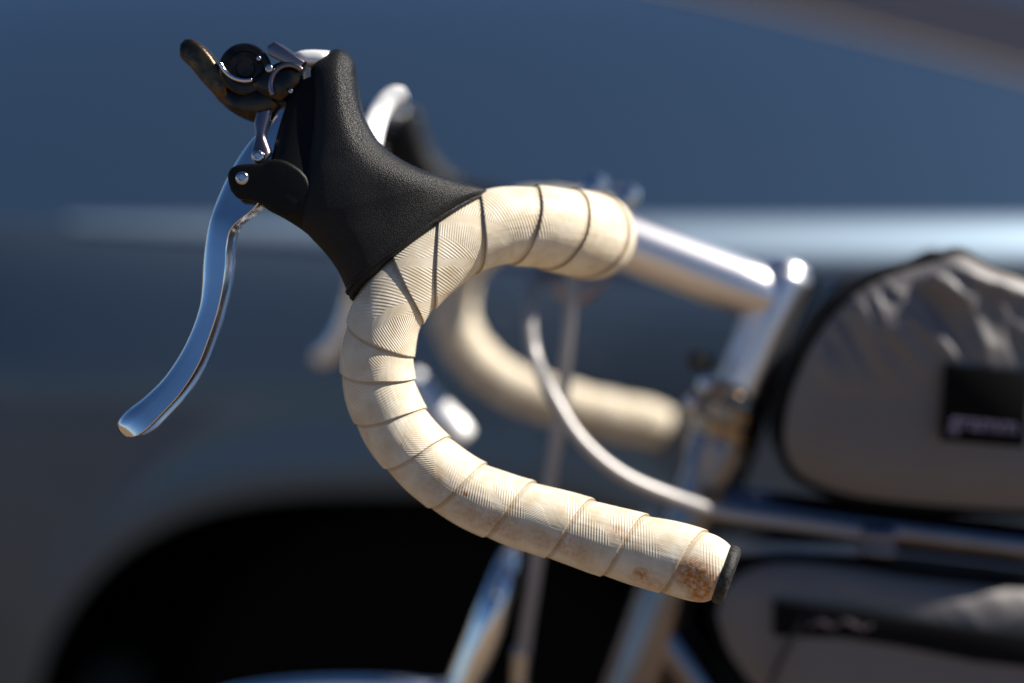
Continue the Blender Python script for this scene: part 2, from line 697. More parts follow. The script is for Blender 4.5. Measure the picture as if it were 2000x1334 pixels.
carlink('windscreen', v, f, M['glass'])

# arch liner: returns inwards from the arch edge, closed behind
v, f = [], []
ax_ = [ARCHC + 0.4549 * math.sin(R(-90 + 3 * i)) for i in range(61)]
for x in ax_:
    z = archz(x) or 0.30
    y = CY + plan(x) + flank(z)
    v += [Vector((x, y + 0.001, z + 0.001)), Vector((x, y + 0.03, z + 0.004)), Vector((x, y + 0.5, z + 0.03)), Vector((x, y + 0.5, 0.05))]
for i in range(60):
    for j in range(3):
        f.append((i * 4 + j, i * 4 + 4 + j, i * 4 + 5 + j, i * 4 + 1 + j))
carlink('wheel_arch_liner', v, f, M['carblack'])
wc = Vector((ARCHC + 0.01, CY + 0.20, 0.325))
v, f = lathe(wc, Vector((0, 1, 0)), [(-0.10, 0.20), (-0.11, 0.24), (-0.105, 0.29), (-0.085, 0.318), (0, 0.325), (0.085, 0.318), (0.105, 0.29), (0.11, 0.22)], 48)
wh = carlink('wheel', v, f, M['tyre'])
v, f = lathe(wc - Vector((0, 0.10, 0)), Vector((0, 1, 0)), [(0.03, 0.01), (0.02, 0.06), (0.03, 0.15), (0.0, 0.195), (0.02, 0.205)], 36)
rim = carlink('rim', v, f, M['satin'], parent=wh)
# closing panels of the car so that it is a body and not a sheet
v = [Vector(p) for p in ((-1.0, CY + 0.5, 0.2), (3.1, CY + 0.55, 0.2), (3.1, CY + 1.75, 0.2), (-1.0, CY + 1.75, 0.2),
                         (-1.0, CY + 0.5, 0.7), (3.1, CY + 0.55, 0.95), (3.1, CY + 1.75, 0.95), (-1.0, CY + 1.75, 0.7))]
f = [(0, 1, 2, 3), (4, 5, 6, 7), (0, 1, 5, 4), (1, 2, 6, 5), (2, 3, 7, 6), (3, 0, 4, 7)]
carlink('chassis', v, f, M['carblack'])

# ---------------------------------------------------------------- bicycle
bike = empty('bicycle', BIKE, 'steel bicycle with drop handlebar in worn ivory tape and black lever hoods', 'bicycle')

# centreline of the near drop, bar end to corner: px, py, tape radius (mm), lateral shift (mm, minus = towards the camera)
ctrl = [(1412, 1120, 15.2, -19), (1392, 1113, 16.2, -18), (1330, 1095, 17.4, -15), (1212, 1063, 17.2, -10), (1105, 1030, 17.0, -6), (985, 992, 16.8, -3), (895, 950, 16.6, -2),
        (815, 885, 16.8, -1), (764, 815, 17.2, 0), (738, 735, 17.8, 0), (744, 655, 17.6, 0), (772, 588, 17.4, 2), (832, 522, 17.5, 8),
        (896, 472, 18.2, 16), (962, 446, 19.0, 24), (1030, 441, 20.2, 32), (1090, 449, 21.6, 42), (1134, 457, 22.8, 55), (1158, 461, 23.2, 73)]
pts = []
for (px, py, r_, dl) in ctrl:
    p = L(px, py, -HALF + dl / 1000)
    pts.append((p.x, p.y, p.z, r_ / 1000))
xe, ze = pts[-1][0] + 0.002, pts[-1][2]
for l_ in (-0.112, -0.09, -0.06, -0.03, 0.0):
    pts.append((xe, l_, ze, 0.0205 if l_ < -0.1 else 0.0175))
dense = crom(pts, 24)
path = [Vector(p[:3]) for p in dense]
# resample by arc length
cum = [0.0]
for i in range(1, len(path)):
    cum.append(cum[-1] + (path[i] - path[i - 1]).length)
TOT = cum[-1]
STEP = 0.001
NS = int(TOT / STEP)


def samp(s):
    import bisect
    s = max(0, min(TOT - 1e-6, s))
    i = max(0, min(len(cum) - 2, bisect.bisect_right(cum, s) - 1))
    t = (s - cum[i]) / max(1e-9, cum[i + 1] - cum[i])
    return path[i].lerp(path[i + 1], t), dense[i][3] * (1 - t) + dense[i + 1][3] * t


BP = [samp(i * STEP) for i in range(NS + 1)]
BF = frames([p for p, _ in BP], Vector((0, -1, 0)))


def bar_at(s):
    q = max(0, min(NS - 1.001, s / STEP))
    i = int(q)
    t = q - i
    p = BP[i][0].lerp(BP[i + 1][0], t)
    r_ = BP[i][1] * (1 - t) + BP[i + 1][1] * t
    fa = BF[i][1].lerp(BF[i + 1][1], t)
    fb = BF[i][2].lerp(BF[i + 1][2], t)
    return p, r_, fa, fb, BF[i][0]


def s_near(px, py):
    q = L(px, py)
    best = min(range(NS + 1), key=lambda i: (BP[i][0].x - q.x) ** 2 + (BP[i][0].z - q.z) ** 2 + (0.0 if BP[i][0].y < -0.165 else 1))
    return best * STEP


edges = [s_near(*q) for q in ((1322, 1092), (1214, 1062), (1106, 1030), (990, 995), (890, 955), (806, 893), (757, 815), (742, 738), (744, 668),
                              (790, 565), (846, 512), (925, 462), (1020, 442))]
edges = [edges[0] - 0.030, ] + edges
last = edges[-1]
edges += [last + 0.023, last + 0.048, last + 0.070, last + 0.092, last + 0.114, last + 0.136]
edges = [edges[0] - 0.03] + edges


def E(q):
    """Arc position of the exposed tape edge at turn number q (real-valued: the fraction is the angle)."""
    i = int(math.floor(q))
    i = max(0, min(len(edges) - 2, i))
    p0, p1, p2, p3 = edges[max(0, i - 1)], edges[i], edges[i + 1], edges[min(len(edges) - 1, i + 2)]
    t = q - i
    return 0.5 * (2 * p1 + (p2 - p0) * t + (2 * p0 - 5 * p1 + 4 * p2 - p3) * t * t + (3 * p1 - p0 - 3 * p2 + p3) * t ** 3)


TH = 0.0012
SKEW = {11: 0.003, 12: 0.013, 13: 0.002}      # the turn that crosses behind the lever clamp lies at a steep slant


def turn(k, na, nt_, side, parent):
    v, f, uvs, eg = [], [], [], []
    row_t = [-0.001, 0.0, 0.0, 0.012, 0.035, 0.08] + [0.08 + (1.14 - 0.08) * (j + 1) / nt_ for j in range(nt_)]
    for i in range(na + 1):
        al = -math.pi + 2 * math.pi * i / na
        s0 = E(k + al / (2 * math.pi)) + SKEW.get(k, 0) * math.sin(al)
        s1 = E(k + 1 + al / (2 * math.pi)) + SKEW.get(k + 1, 0) * math.sin(al)
        for j, t in enumerate(row_t):
            s = s0 + (s1 - s0) * max(t, 0)
            wob = 0.0004 * noise.noise(Vector((k * 3.1, math.cos(al) * 1.6, math.sin(al) * 1.6)))
            s += wob * (1 - min(1, max(t, 0)))
            s_c = max(0.0, s)
            p, r_, fa, fb, T = bar_at(s_c)
            lift = TH * (1 - min(1.0, max(t, 0)))
            rr = r_ + lift
            if j == 0:
                rr = r_ - 0.0006
            elif j in (1,):
                rr = r_ + TH * 0.72
            elif j == 2:
                rr = r_ + TH * 0.72
            elif j == 3:
                rr = r_ + TH * 0.99
            # the strip sits uneven: slight lumps and a hollow behind the lap
            rr += 0.00035 * noise.noise(Vector((s_c * 60, math.cos(al) * 1.2 + k, math.sin(al) * 1.2)))
            if 0.02 < t < 1.2:
                rr += 0.00030 * math.sin(math.pi * min(1, t)) * (1 + 0.8 * noise.noise(Vector((k * 7.7, al, 0.3))))
            if s_c < 0.012:                     # rounding over into the bar end
                q = (0.012 - s_c) / 0.012
                rr -= 0.0028 * q ** 2.5
            q = p + (fa * math.cos(al) + fb * math.sin(al)) * rr
            if side > 0:
                q = Vector((q.x, -q.y, q.z))
            v.append(q)
            uvs.append((s_c * 1000, al * 17.0))
            eg.append(1.0 if j < 2 else (0.75 if j == 2 else (0.25 if j == 3 else (0.0 if t < 0.93 else 0.5))))
    m_ = len(row_t)
    for i in range(na):
        for j in range(m_ - 1):
            if j == 1:
                continue
            q = (i * m_ + j, (i + 1) * m_ + j, (i + 1) * m_ + j + 1, i * m_ + j + 1)
            f.append(q if side > 0 else q[::-1])
    o = link('tape_wrap', v, f, M['tape'], parent, angle=70)
    me = o.data
    uvl = me.uv_layers.new(name='tape')
    for lp in me.loops:
        uvl.data[lp.index].uv = uvs[lp.vertex_index]
    at = me.attributes.new('edge', 'FLOAT', 'POINT')
    at.data.foreach_set('value', eg)
    return o


# the bare bar inside the tape, one piece from end to end
core = [BP[i][0] for i in range(4, NS, 8)]
corem = core + [Vector((p.x, -p.y, p.z)) for p in reversed(core)]
vf = tube(corem, 0.0118, 20)
handlebar = link('handlebar', vf[0], vf[1], M['satin'], bike)
for k in range(0, len(edges) - 3):
    turn(k, 72, 22, -1, handlebar)
for k in range(0, len(edges) - 3):
    turn(k, 40, 8, 1, handlebar)


# short strip laid across the lever clamp, showing between the hood and the first ramp turn
def plug(side):
    p, r_, fa, fb, T = bar_at(0.0005)
    ax = -T
    pr = [(-0.012, 0.0112), (-0.0005, 0.0112), (-0.0005, 0.0142), (0.0008, 0.0152), (0.0030, 0.0152), (0.0046, 0.0143), (0.0056, 0.0122), (0.0050, 0.0100), (0.0053, 0.0070), (0.0056, 0.001)]
    vf = lathe(p, ax, pr, 40)
    if side > 0:
        vf = mirror(vf)
    o = fix(link('bar_end_plug', vf[0], vf[1], M['black'], handlebar, angle=50))
    return o


plug(-1)
plug(1)

# ---- brake levers with hoods -------------------------------------------------
hood_sec = [
    (626, 112, 660, 95, 0.004, 0, 0.0), (617, 120, 676, 101, 0.0085, 0, 0), (608, 140, 692, 122, 0.0125, 0, 0), (611, 168, 697, 155, 0.0140, 0, 0),
    (613, 210, 703, 196, 0.0150, 0, 0), (608, 255, 716, 238, 0.0158, 0, 0), (598, 298, 742, 279, 0.0166, 0, 0), (584, 336, 778, 308, 0.0172, 0, 0),
    (572, 368, 822, 330, 0.0177, 0, 0), (568, 402, 865, 344, 0.0181, 0, 0), (580, 434, 902, 356, 0.0184, 0, 0.0005),
    (606, 462, 930, 364, 0.0187, 0, 0.0015), (638, 497, 947, 370, 0.0190, 0, 0.0028), (664, 534, 955, 375, 0.0192, 0, 0.004), (682, 574, 958, 383, 0.0192, 0, 0.005),
    (688, 588, 956, 388, 0.0184, 0, 0.0055), (694, 588, 950, 391, 0.0165, 0, 0.0055)]
body_sec = [
    (572, 168, 640, 140, 0.0075, 0, 0), (566, 185, 645, 165, 0.0095, 0, 0), (556, 215, 650, 200, 0.0105, 0, 0), (545, 245, 650, 235, 0.0110, 0, 0), (536, 276, 650, 265, 0.0115, 0, 0),
    (528, 310, 655, 300, 0.0125, 0, 0), (512, 345, 650, 335, 0.0138, 0, 0), (506, 380, 640, 365, 0.0140, 0, 0), (522, 408, 640, 385, 0.0132, 0, 0), (556, 427, 650, 398, 0.0115, 0, 0),
    (592, 450, 670, 420, 0.0085, 0, 0), (622, 476, 690, 440, 0.005, 0, 0)]
ear_l = [(452, 372), (446, 348), (450, 333), (463, 323), (490, 320), (516, 319), (530, 312), (560, 315), (600, 345), (610, 400), (565, 425), (520, 402), (488, 392), (466, 388)]




def blade(mir, turn_deg=0):
    # side face sections: front edge, rear edge, half width (mm) of the channel
    rows_ = [(578, 172, 582, 182, 5.0), (548, 208, 574, 216, 6.0), (512, 250, 560, 258, 7.0), (478, 292, 545, 312, 7.5), (450, 338, 530, 352, 7.8), (428, 385, 510, 400, 7.8),
             (411, 430, 462, 442, 7.6), (402, 475, 450, 480, 7.4), (397, 520, 447, 524, 7.2), (395, 560, 441, 566, 7.0), (390, 600, 430, 612, 6.9), (374, 648, 414, 660, 6.8),
             (350, 696, 393, 712, 6.7), (318, 742, 360, 764, 6.6), (280, 779, 325, 803, 6.4), (248, 804, 296, 832, 6.2), (233, 822, 272, 848, 5.2), (231, 836, 255, 851, 3.6), (234, 845, 246, 850, 2.0)]
    rows_ = crom(rows_, 6)
    # cross-section of a channel with rounded front: (fraction front to rear, lateral fraction); near side is lateral -1
    cs = [(1.00, -0.94), (0.97, -1.0), (0.80, -1.0), (0.45, -1.0), (0.26, -0.97), (0.13, -0.87), (0.05, -0.70), (0.0, -0.42), (-0.02, 0.0), (0.0, 0.42), (0.05, 0.70), (0.13, 0.87), (0.26, 0.97),
          (0.45, 1.0), (1.02, 1.0), (1.11, 0.99), (1.13, 0.92), (1.11, 0.84), (0.9, 0.80), (0.45, 0.75), (0.30, 0.5), (0.28, 0.0), (0.30, -0.5), (0.45, -0.75), (0.8, -0.80), (0.97, -0.85)]
    v, f = [], []
    m_ = len(cs)
    N_ = len(rows_)
    piv = L(473, 348)
    for j, (ax, ay, bx, by, h) in enumerate(rows_):
        tt = j / (N_ - 1)
        lw = -HALF + W((ay + by) / 2)
        A, B = L(ax, ay, lw), L(bx, by, lw)
        tip = max(0, (tt - 0.80) / 0.20)
        for (u_, w_) in cs:
            if u_ > 1.0:
                u_ = 1 + (u_ - 1) * min(1.0, 0.25 + 1.2 * tt) * (1 - tip ** 3)
            p = A + (B - A) * u_
            # lower down the sides splay so that the blade turns its face up a little
            la = w_ * h / 1000
            if w_ < 0:
                la += 0.0022 * (1 - u_) * (w_ < -0.3)
            if tip > 0 and 0.27 < u_ < 1.0 and abs(w_) < 0.8:
                p = A + (B - A) * (u_ + (0.85 - u_) * tip)
            v.append(Vector((p.x, lw + la, p.z)))
    for j in range(N_ - 1):
        for i in range(m_):
            k = (i + 1) % m_
            f.append((j * m_ + i, j * m_ + k, (j + 1) * m_ + k, (j + 1) * m_ + i))
    f.append(tuple(range(m_))[::-1])
    f.append(tuple((N_ - 1) * m_ + i for i in range(m_)))
    if turn_deg:
        rot = Matrix.Rotation(R(turn_deg), 3, 'Y')
        v = [piv + rot @ (p - piv) for p in v]
        v = [Vector((p.x, p.y, p.z)) for p in v]
    return mirror((v, f)) if mir else (v, f)


def both(vf, mir):
    return mirror(vf) if mir else vf


def bolt_profile(r):
    return [(0, r), (r * 0.35, r), (r * 0.62, r * 0.86), (r * 0.74, r * 0.6), (r * 0.74, r * 0.42), (r * 0.40, r * 0.36), (r * 0.40, 0.0001)]


def lever(mir):
    mb = MB()
    mb.add(loft(body_sec, 28, 4, 0.85, cant=True))
    mb.add(slab(ear_l, -HALF - 0.0108, -HALF - 0.0050, 0.0018, 4, 3))
    mb.add(slab(ear_l, -HALF + 0.0140, -HALF + 0.0195, 0.0018, 4, 3))
    if mir:
        mb.v, mb.f = mirror((mb.v, mb.f))
    br = fix(mb.build('brake_lever', M['bracket'], bike))
    hv = both(loft(hood_sec, 56, 7, 0.86, cant=True), mir)
    hd = fix(link('rubber_hood', hv[0], hv[1], M['rubber'], br, angle=60))
    # rolled rim where the rubber meets the tape
    ring_n = 56
    rows_n = (len(hood_sec) - 1) * 7 + 1
    base = (rows_n - 1 - 14) * ring_n
    rim_ = [hv[0][base + i] for i in range(ring_n)]
    vf = tube(rim_ + [rim_[0], rim_[1]], 0.0010, 8, round_ends=False)
    fix(link('hood_rim', vf[0], vf[1], M['rubber'], br))
    # raised lip along the front opening of the hood
    lp = [L(x, y) + Vector((0, 0, 0)) for x, y in crom([(612, 128), (612, 165), (615, 205), (611, 250), (602, 292), (588, 330), (572, 352)], 6)]
    n_ = len(lp)
    for sd in (-1,):
        q = []
        for i, p in enumerate(lp):
            hh = 0.0060 + 0.0055 * min(1, (i / n_) * 1.4)
            q.append(Vector((p.x, -HALF - hh + W(128 + 224 * i / n_), p.z)))
        vf = both(tube(q, 0.0011, 10), mir)
        fix(link('hood_lip', vf[0], vf[1], M['rubber'], br))
    bv = blade(mir, -3 if mir else 0)
    fix(link('lever_blade', bv[0], bv[1], M['polished'], br, angle=35))
    vf = both(lathe(L(474, 348, -HALF - 0.0095), Vector((0, -1, 0)), bolt_profile(0.0036), 24), mir)
    fix(link('pivot_bolt', vf[0], vf[1], M['steelbolt'], br))
    vf = both(loft([(578, 104, 582, 122, 0.004, 0, 0), (590, 100, 594, 128, 0.008, 0, 0), (610, 98, 615, 132, 0.009, 0, 0), (634, 99, 640, 128, 0.009, 0, 0), (645, 100, 650, 120, 0.007, 0, 0)], 24, 5, 0.7, cant=True), mir)
    fix(link('lever_cap', vf[0], vf[1], M['silver'], br))
    return br


lever(False)
far_lever = lever(True)
# curved silver lever on the inner side of the near hood
fp = loft([(700, 372, 650, 352, 0.0035, 0.030, 0), (722, 330, 676, 312, 0.004, 0.050, 0), (744, 290, 703, 270, 0.0042, 0.068, 0), (751, 258, 710, 240, 0.0045, 0.080, 0), (760, 229, 724, 207, 0.0045, 0.088, 0),
           (774, 208, 745, 180, 0.0045, 0.092, 0), (789, 199, 769, 167, 0.0042, 0.094, 0), (799, 190, 789, 170, 0.003, 0.094, 0)], 24, 6, 0.75)
fix(link('inner_lever', fp[0], fp[1], M['silver'], bike, angle=50))


# ---- shifters bolted to the levers -------------------------------------------
def shifter(mir):
    l0 = -HALF + 0.018
    sh = MB()
    ax = Vector((0.22, -1, 0.10)).normalized()
    c = L(480, 141, l0)
    sh.add(lathe(c, ax, [(-0.015, 0.0095), (-0.0145, 0.0115), (-0.010, 0.0132), (0.002, 0.0132), (0.0026, 0.0122), (0.0040, 0.0122), (0.0046, 0.0132), (0.0085, 0.0132), (0.0098, 0.0122), (0.0102, 0.0090), (0.0094, 0.0086), (0.0094, 0.0050), (0.0112, 0.0044), (0.0112, 0.001)], 40))
    if mir:
        sh.v, sh.f = mirror((sh.v, sh.f))
    o = fix(sh.build('shifter', M['gunmetal'], bike, angle=30))
    arm = loft([(443, 168, 432, 200, 0.0060, 0, 0), (470, 176, 456, 220, 0.0085, 0, 0), (505, 172, 486, 236, 0.0100, 0, 0), (540, 158, 512, 242, 0.0100, 0, 0), (568, 150, 534, 238, 0.009, 0, 0), (590, 150, 556, 212, 0.006, 0, 0)], 28, 5, 0.62, l=l0)
    vf = both(arm, mir)
    fix(link('shifter_arm', vf[0], vf[1], M['gunmetal'], o))
    vf = both(slab([(530, 94), (545, 85), (604, 124), (592, 140), (560, 126), (534, 112)], l0 - 0.012, l0 + 0.010, 0.0012, 3), mir)
    fix(link('clamp_plate', vf[0], vf[1], M['plate'], o))
    vf = both(loft([(508, 148, 500, 180, 0.010, 0, 0), (540, 126, 528, 200, 0.012, 0, 0), (575, 120, 556, 212, 0.0115, 0, 0), (600, 130, 584, 185, 0.009, 0, 0)], 28, 5, 0.6, l=l0), mir)
    fix(link('clamp_block', vf[0], vf[1], M['gunmetal'], o))
    cc = L(566, 168, l0 - 0.0115)
    ring = [cc + Vector((0.0095 * math.cos(R(a)), -0.0010, 0.0105 * math.sin(R(a)))) for a in range(50, 215, 11)]
    vf = both(tube(ring, 0.0015, 10), mir)
    fix(link('clamp_band', vf[0], vf[1], M['plate'], o))
    link_sec = [(500, 222, 532, 215, 0.003, -0.008, 0), (497, 245, 526, 240, 0.003, -0.009, 0), (499, 268, 520, 264, 0.003, -0.010, 0), (494, 288, 526, 284, 0.003, -0.012, 0), (491, 305, 530, 300, 0.003, -0.014, 0), (500, 318, 520, 316, 0.003, -0.015, 0)]
    vf = both(loft(link_sec, 20, 5, 0.8, l=l0 - 0.004), mir)
    fix(link('mounting_link', vf[0], vf[1], M['plate'], o))
    for (x, y, r_, l_) in ((505, 306, 0.0034, -0.0215), (506, 114, 0.0013, -0.0115), (526, 134, 0.0021, -0.0130), (568, 178, 0.0012, -0.0135)):
        vf = both(lathe(L(x, y, l0 + l_), Vector((0, -1, 0.0)), bolt_profile(r_), 18), mir)
        fix(link('bolt', vf[0], vf[1], M['steelbolt'], o))
    # highlight on the barrel's lower rim, modelled as a bright crescent
    cw = L(478, 112, l0 - 0.0130)
    ring = [cw + Vector((0.0130 * math.cos(R(a)), 0.001, 0.0115 * math.sin(R(a)))) for a in range(196, 290, 8)]
    vf = both(tube(ring, 0.0011, 10), mir)
    fix(link('barrel_highlight', vf[0], vf[1], M['polished'], o))
    if True:
        pad = [(366, 77, 353, 90, 0.0030, 0, 0), (382, 79, 355, 112, 0.0052, 0, 0), (406, 97, 375, 132, 0.0060, 0, 0), (428, 126, 396, 158, 0.0060, 0, 0), (450, 160, 420, 184, 0.0060, 0, 0),
               (452, 182, 439, 205, 0.0060, 0.002, 0), (478, 192, 486, 230, 0.0050, 0.004, 0)]
        v_, f_ = both(loft(pad, 24, 6, 0.38, l=l0 - 0.003), mir)
        fix(link('thumb_paddle', v_, f_, M['bronze'], o, angle=25))
    return o


shifter(False)
far_shifter = shifter(True)
# the far lever is clamped a few degrees lower on the bar
pv = L(830, 520)
pv = Vector((pv.x, HALF, pv.z))
for o_ in (far_lever, far_shifter):
    o_.matrix_local = Matrix.Translation(pv) @ Matrix.Rotation(R(-5), 4, 'Y') @ Matrix.Translation(-pv)

# ---- stem --------------------------------------------------------------------
CL = Vector((xe, 0, ze))                    # bar clamp centre
HT = L(1498, 578, 0)                        # where the stem meets the quill
st = MB()
st.add(tube([CL.lerp(HT, t) for t in (0.02, 0.2, 0.5, 0.8, 1.0)], [0.0185, 0.0182, 0.0180, 0.0180, 0.0180], 32))
st.add(lathe(CL, Vector((0, 1, 0)), [(-0.020, 0.0165), (-0.0195, 0.0185), (0.0195, 0.0185), (0.020, 0.0165)], 36))
q0, q1 = L(1532, 545, 0), L(1410, 850, 0)
st.add(tube([q0, q0.lerp(q1, 0.3), q0.lerp(q1, 0.6), q1], [0.0172, 0.0172, 0.0165, 0.0160], 32))
stem = fix(st.build('stem', M['satin'], bike))
ad = (q0 - q1).normalized()
vf = lathe(q0 + ad * 0.002, ad, [(0, 0.0145), (0.004, 0.015), (0.008, 0.013), (0.011, 0.008), (0.0115, 0.004), (0.008, 0.0035), (0.008, 0.0001)], 28)
fix(link('quill_bolt', vf[0], vf[1], M['satin'], stem))
for (x, y, l_) in ((1152, 346, -0.010), (1214, 366, -0.010)):
    p = L(x, y, l_)
    vf = lathe(p - Vector((0, 0, 0.016)), Vector((0.28, -0.05, 1)), [(-0.006, 0.0035), (0.004, 0.0038), (0.004, 0.0072), (0.016, 0.0078), (0.018, 0.0065), (0.0185, 0.003), (0.016, 0.0028), (0.016, 0.0001)], 20)
    fix(link('stem_bolt', vf[0], vf[1], M['steelbolt'], stem))
vf = slab([(1060, 535), (1180, 515), (1200, 545), (1150, 590), (1120, 600), (1085, 580)], -0.012, 0.012, 0.003, 3)
fix(link('cable_hanger', vf[0], vf[1], M['plate'], stem))

# ---- head tube, headset ------------------------------------------------------
h0, h1 = L(1428, 800, 0), L(1150, 1560, 0)
vf = tube([h0.lerp(h1, t / 6) for t in range(7)], [0.0205, 0.0195, 0.0195, 0.0195, 0.0195, 0.0195, 0.0205], 36)
fix(link('head_tube', vf[0], vf[1], M['frame'], bike))
hs = L(1412, 815, 0)
ha = (h0 - h1).normalized()
vf = lathe(hs, ha, [(-0.012, 0.020), (-0.011, 0.0225), (-0.002, 0.0235), (-0.001, 0.0215), (0.001, 0.0215), (0.002, 0.0250), (0.009, 0.0250), (0.0095, 0.0225), (0.011, 0.0225), (0.012, 0.0240), (0.018, 0.0225), (0.020, 0.0180), (0.024, 0.017)], 40)
hset = fix(link('headset', vf[0], vf[1], M['brass'], bike, angle=30))
for (x, y, r_, m_) in ((1366, 705, 0.0065, 'black'), (1385, 752, 0.0060, 'steelbolt'), (1356, 790, 0.0065, 'steelbolt')):
    vf = lathe(L(x, y, -0.012), Vector((-0.8, -0.6, 0.2)), [(-0.008, r_ * 0.8), (-0.006, r_), (0.004, r_), (0.006, r_ * 0.7), (0.0065, 0.0001)], 20)
    fix(link('adjuster_knob' if m_ == 'black' else 'clamp_screw', vf[0], vf[1], M[m_], hset))

# ---- frame tubes -------------------------------------------------------------
t0, t1 = L(1385, 985, 0), L(2300, 1105, 0)
vf = tube([t0, t0.lerp(t1, .5), t1], 0.0150, 32)
fix(link('top_tube', vf[0], vf[1], M['frame'], bike))
d0, d1 = L(1262, 1190, 0), L(1560, 1620, 0)
vf = tube([d0, d0.lerp(d1, .5), d1], 0.0160, 32)
fix(link('down_tube', vf[0], vf[1], M['frame'], bike))

# ---- brake cables ------------------------------------------------------------
def cable(name, pts_, r_, m_, n=12):
    q = crom([tuple(L(x, y, l_)) for x, y, l_ in pts_], 8)
    vf = tube([Vector(p) for p in q], r_, n)
    return fix(link(name, vf[0], vf[1], m_, bike))


cable('brake_cable', [(1118, 520, -0.012), (1117, 600, -0.014), (1105, 720, -0.014), (1085, 880, -0.013), (1060, 1020, -0.010), (1040, 1150, -0.005), (1025, 1250, 0), (1010, 1380, 0.002)], 0.0044, M['housing'])
fer = L(1015, 1300, 0)
vf = lathe(fer, Vector((0.06, 0, 1)), [(-0.012, 0.003), (-0.012, 0.0052), (0.010, 0.0058), (0.012, 0.004)], 20)
fix(link('cable_ferrule', vf[0], vf[1], M['steelbolt'], bike))
cable('brake_cable', [(1110, 470, 0.03), (1055, 530, 0.005), (1034, 600, -0.022), (1042, 690, -0.035), (1075, 765, -0.052), (1130, 855, -0.062), (1210, 925, -0.064), (1310, 970, -0.056), (1420, 1003, -0.040), (1540, 1020, -0.026), (1690, 1042, -0.019), (1720, 1048, -0.019)], 0.0044, M['housing'])
cable('brake_cable', [(1262, 1010, 0.03), (1330, 1045, 0.0), (1440, 1070, -0.016), (1560, 1072, -0.018), (1715, 1074, -0.018)], 0.0042, M['housing'])
for (x, y) in ((1722, 1048), (1722, 1076)):
    c = L(x, y, -0.0185)
    vf = lathe(c, Vector((1, 0, -0.1)), [(-0.014, 0.0045), (-0.014, 0.0062), (0.004, 0.0066), (0.008, 0.0050), (0.009, 0.001)], 20)
    fix(link('cable_stop', vf[0], vf[1], M['frame'], bike))
cable('shift_cable', [(1722, 1076, -0.0185), (1860, 1092, -0.0185), (2060, 1118, -0.0185)], 0.0010, M['steelbolt'])
cable('shift_cable', [(1600, 560, 0.02), (1545, 640, 0.03), (1505, 740, 0.03), (1478, 860, 0.02), (1440, 960, 0.02), (1420, 1040, 0.02)], 0.0028, M['bagblack'])

# ---- fork and front rack -----------------------------------------------------
f0, f1 = L(1140, 1540, -0.045), L(960, 1980, -0.06)
vf = tube([L(1145, 1520, 0), L(1140, 1540, -0.03), f0, f0.lerp(f1, 0.5), f1], [0.014, 0.014, 0.013, 0.012, 0.009], 24)
vf2 = mirror(vf)
fix(MB().add(vf).add(vf2).build('fork', M['frame'], bike))
rk = [(1002, 1075, 0.03), (988, 1110, 0.0), (968, 1170, -0.012), (945, 1235, -0.014), (915, 1310, -0.014), (880, 1400, -0.014), (850, 1480, -0.014)]
q = [Vector(p) for p in crom([tuple(L(*p)) for p in rk], 8)]
vf = tube(q, [0.0062 + 0.0050 * min(1, i / 22) for i in range(len(q))], 24)
rack = fix(link('front_rack', vf[0], vf[1], M['polished'], bike))
q = [Vector(p) for p in crom([tuple(L(*p)) for p in [(905, 1338, -0.014), (850, 1346, -0.02), (760, 1338, -0.03), (640, 1337, -0.03), (520, 1346, -0.03), (430, 1365, -0.02), (400, 1400, 0.0), (430, 1365, 0.02)]], 8)]
vf = tube(q, 0.0060, 20)
fix(link('rack_rail', vf[0], vf[1], M['polished'], rack))
q = [Vector(p) for p in crom([tuple(L(*p)) for p in [(812, 735, 0.06), (838, 775, 0.05), (862, 806, 0.04), (886, 834, 0.035), (898, 850, 0.035)]], 6)]
vf = tube(q, [0.004, 0.0055] * 0 + [0.0062 + 0.0045 * min(1, i / 18) for i in range(len(q))], 24)
lampb = fix(link('lamp_bracket', vf[0], vf[1], M['silver'], bike))

